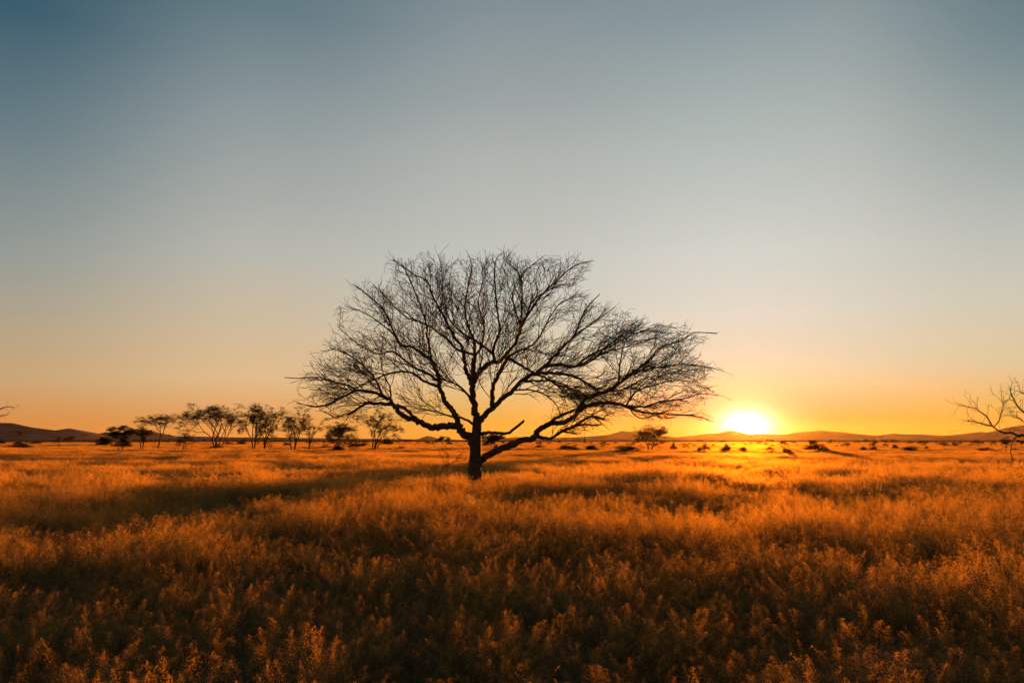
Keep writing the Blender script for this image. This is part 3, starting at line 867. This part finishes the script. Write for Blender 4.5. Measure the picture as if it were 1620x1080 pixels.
def tuft(name, seed, R, npan, nleaf, hmin, hmax, plen, pw, nsp, sp_len, sp_w, ribs, stem_w, leaf_w):
    r = random.Random(seed); S = MB(); P = MB()
    for _ in range(npan):
        a = r.uniform(0, 2 * math.pi); q = R * math.sqrt(r.random())
        h = (hmin + (hmax - hmin) * (1 - (q / R) ** 2) ** .8) * r.uniform(.72, 1.06)
        lean = (math.cos(a) * q / R * .26 + r.gauss(0, .24), math.sin(a) * q / R * .26 + r.gauss(0, .24))
        panicle(S, P, r, math.cos(a) * q, math.sin(a) * q, h, lean, plen * r.uniform(.75, 1.2), pw * r.uniform(.55, 1.5), nsp, sp_len, sp_w, ribs, stem_w)
    for _ in range(nleaf):
        a = r.uniform(0, 2 * math.pi); q = R * math.sqrt(r.random())
        b0 = Vector((math.cos(a) * q, math.sin(a) * q, 0)); h = r.uniform(.25, .62) * hmax
        l = Vector((r.gauss(0, .22), r.gauss(0, .22), 0))
        m_ = b0 + Vector((0, 0, h * .55)) + l * h * .4; t = b0 + Vector((0, 0, h)) + l * h * 1.3
        aa = r.uniform(0, math.pi); w = Vector((math.cos(aa), math.sin(aa), 0)) * leaf_w
        S.add([b0 - w, b0 + w, m_ - w * .8, m_ + w * .8, t], [(0, 1, 3, 2), (2, 3, 4)])
    me = bpy.data.meshes.new(name)
    k = S.n
    me.from_pydata([tuple(v) for v in S.v + P.v], [], S.f + [tuple(i + k for i in f) for f in P.f])
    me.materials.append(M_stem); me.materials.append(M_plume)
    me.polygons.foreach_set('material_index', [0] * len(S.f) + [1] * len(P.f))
    me.update()
    o = bpy.data.objects.new(name, me)
    src.objects.link(o)
FINE = 5; NEAR = 6; MID = 4; FARK = 3
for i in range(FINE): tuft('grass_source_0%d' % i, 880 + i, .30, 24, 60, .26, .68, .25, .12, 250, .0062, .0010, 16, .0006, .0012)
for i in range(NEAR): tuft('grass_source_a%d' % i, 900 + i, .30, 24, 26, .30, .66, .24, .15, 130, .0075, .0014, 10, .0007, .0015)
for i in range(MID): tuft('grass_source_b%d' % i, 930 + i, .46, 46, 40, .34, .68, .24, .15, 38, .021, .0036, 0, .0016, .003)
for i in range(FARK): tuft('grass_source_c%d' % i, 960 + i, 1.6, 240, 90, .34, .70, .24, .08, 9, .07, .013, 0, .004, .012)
gr = np.random.RandomState(5)
pos = []; pick = []; scl = []; rot = []
def hfield(x, y):
    a = vnoise(x, y, 2.2, 1.0) - .5; b = vnoise(x, y, 6.5, 5.0) - .5; c = vnoise(x, y, 22, 9.0) - .5
    return 1.0 + .55 * (vnoise(x, y, 1.0, 2.0) - .5) + .55 * a + .36 * b + .26 * c
def scatter(r0, r1, half, dens, k0, kn, sxy):
    area = (r1 ** 2 - r0 ** 2) * half
    n = int(area * dens)
    r = np.sqrt(gr.uniform(r0 ** 2, r1 ** 2, n)); a = gr.uniform(-half, half, n)
    x = r * np.sin(a); y = r * np.cos(a)
    h = hfield(x, y)
    h = h * np.interp(r, [0, 4.5, 9, 16, 30, 90, 1200], [.66, .72, .84, .95, .95, .62, .55])
    keep = np.hypot(x - base.x, y - base.y) > .30 + sxy * .1
    x, y, h = x[keep], y[keep], h[keep]; n = len(x)
    z = ground_z(x, y)
    pos.append(np.stack([x, y, z], 1)); pick.append(gr.randint(k0, k0 + kn, n))
    j = gr.uniform(.85, 1.15, n)
    scl.append(np.stack([sxy * j, sxy * j, np.clip(h * gr.uniform(.8, 1.2, n), .35, 1.7)], 1))
    rot.append(np.stack([gr.normal(0, .05, n), gr.normal(0, .05, n), gr.uniform(0, 6.283, n)], 1))
    print('GRASS', r0, r1, n)
scatter(.9, 3, math.pi, 8, 0, FINE, 1.0)
scatter(3, 8.5, .95, 9, 0, FINE, 1.0)
scatter(8.5, 24, .95, 9, FINE, NEAR, 1.0)
scatter(24, 85, .85, 5.0, FINE + NEAR, MID, 1.0)
scatter(85, 240, .8, .55, FINE + NEAR + MID, FARK, 1.0)
scatter(240, 330, .75, .16, FINE + NEAR + MID, FARK, 1.6)
scatter(330, 480, .75, .03, FINE + NEAR + MID, FARK, 1.6)
pos = np.concatenate(pos); pick = np.concatenate(pick); scl = np.concatenate(scl); rot = np.concatenate(rot)
gm = bpy.data.meshes.new('grass')
gm.vertices.add(len(pos)); gm.vertices.foreach_set('co', pos.astype(np.float32).ravel())
a = gm.attributes.new('pick', 'INT', 'POINT'); a.data.foreach_set('value', pick.astype(np.int32))
a = gm.attributes.new('scl', 'FLOAT_VECTOR', 'POINT'); a.data.foreach_set('vector', scl.astype(np.float32).ravel())
a = gm.attributes.new('rot', 'FLOAT_VECTOR', 'POINT'); a.data.foreach_set('vector', rot.astype(np.float32).ravel())
gm.update()
go = bpy.data.objects.new('grass', gm); C.collection.objects.link(go)
tag(go, 'tall dry golden grass with feathery seed heads covering the whole plain', 'grass', kind='stuff')
ng = bpy.data.node_groups.new('grass_scatter', 'GeometryNodeTree')
ng.interface.new_socket('Geometry', in_out='INPUT', socket_type='NodeSocketGeometry')
ng.interface.new_socket('Geometry', in_out='OUTPUT', socket_type='NodeSocketGeometry')
gi = ng.nodes.new('NodeGroupInput'); gout = ng.nodes.new('NodeGroupOutput')
ci = ng.nodes.new('GeometryNodeCollectionInfo'); ci.inputs['Collection'].default_value = src
ci.inputs['Separate Children'].default_value = True; ci.inputs['Reset Children'].default_value = True
iop = ng.nodes.new('GeometryNodeInstanceOnPoints'); iop.inputs['Pick Instance'].default_value = True
def nattr(nm, ty):
    n = ng.nodes.new('GeometryNodeInputNamedAttribute'); n.data_type = ty; n.inputs['Name'].default_value = nm
    return n.outputs[0]
ng.links.new(gi.outputs[0], iop.inputs['Points']); ng.links.new(ci.outputs[0], iop.inputs['Instance'])
ng.links.new(nattr('pick', 'INT'), iop.inputs['Instance Index'])
e2r = ng.nodes.new('FunctionNodeEulerToRotation'); ng.links.new(nattr('rot', 'FLOAT_VECTOR'), e2r.inputs[0])
ng.links.new(e2r.outputs[0], iop.inputs['Rotation'])
ng.links.new(nattr('scl', 'FLOAT_VECTOR'), iop.inputs['Scale'])
ng.links.new(iop.outputs[0], gout.inputs[0])
md = go.modifiers.new('scatter', 'NODES'); md.node_group = ng

# pale tall seed spikes standing above the grass
def spike(px, py, ln, lean, label):
    Y = F * 1.12 / (py - HOR)
    p = at(px, py, Y)
    o = Vector((p.x, Y, float(ground_z(p.x, Y))))
    r = random.Random(int(px)); K = MB()
    top = Vector((lean * .3, 0, p.z - o.z + ln * .5)); b0 = Vector((0, 0, 0)); md_ = Vector((0, 0, top.z * .6))
    K.tube([b0, md_, top], [.002, .0018, .001], 4, False)
    ax = (top - md_).normalized()
    for i in range(170):
        t = r.random(); c_ = top - ax * ln * t
        d = (ax * .8 + rvec(.5, r)).normalized() * .022
        K.leaf(c_ + rvec(.005, r), d.cross(rvec(1, r)).normalized() * .0035, d)
    o_ = K.build('seed_spike', M_spike); o_.location = o
    tag(o_, label, 'grass', 'pale seed spikes above the grass')
spike(1343, 768, .17, -.3, 'leftmost of the pale tall seed spikes lit by the low sun')
spike(1349, 773, .16, -.2, 'second from left of the pale seed spikes, slightly lower')
spike(1366, 766, .17, .1, 'middle pale seed spike standing straight')
spike(1385, 767, .17, .25, 'second from right of the pale seed spikes')
spike(1390, 770, .14, .25, 'rightmost of the pale tall seed spikes')
spike(745, 789, .13, -.1, 'pale seed spike in the shaded grass below the lone tree trunk')
spike(754, 791, .13, -.3, 'pale leaning seed spike just right of the one below the lone tree trunk')

# ------------------------------------------------------------------ haze
hb = MB(); X = 7000.0; z0, z1 = -2.5, 114.0
hb.add([Vector((x, y, z)) for z in (z0, z1) for x, y in ((-X, -X), (X, -X), (X, X), (-X, X))],
       [(3, 2, 1, 0), (4, 5, 6, 7), (0, 1, 5, 4), (1, 2, 6, 5), (2, 3, 7, 6), (3, 0, 4, 7)])
hm = bpy.data.materials.new('haze'); hm.use_nodes = True
t = hm.node_tree; t.nodes.clear()
pv = t.nodes.new('ShaderNodeVolumePrincipled')
pv.inputs['Color'].default_value = (.95, .76, .58, 1)
pv.inputs['Density'].default_value = .000005
pv.inputs['Anisotropy'].default_value = .72
ho = t.nodes.new('ShaderNodeOutputMaterial'); 
pv2 = t.nodes.new('ShaderNodeVolumePrincipled')          # added forward-scattering lobe, imitates the glow veil over the hills below the sun
pv2.inputs['Color'].default_value = (.95, .80, .62, 1)
pv2.inputs['Density'].default_value = .0000005
pv2.inputs['Anisotropy'].default_value = .95
av = t.nodes.new('ShaderNodeAddShader')
t.links.new(pv.outputs[0], av.inputs[0]); t.links.new(pv2.outputs[0], av.inputs[1])
t.links.new(av.outputs[0], ho.inputs['Volume'])
tag(hb.build('haze', hm), kind='stuff')
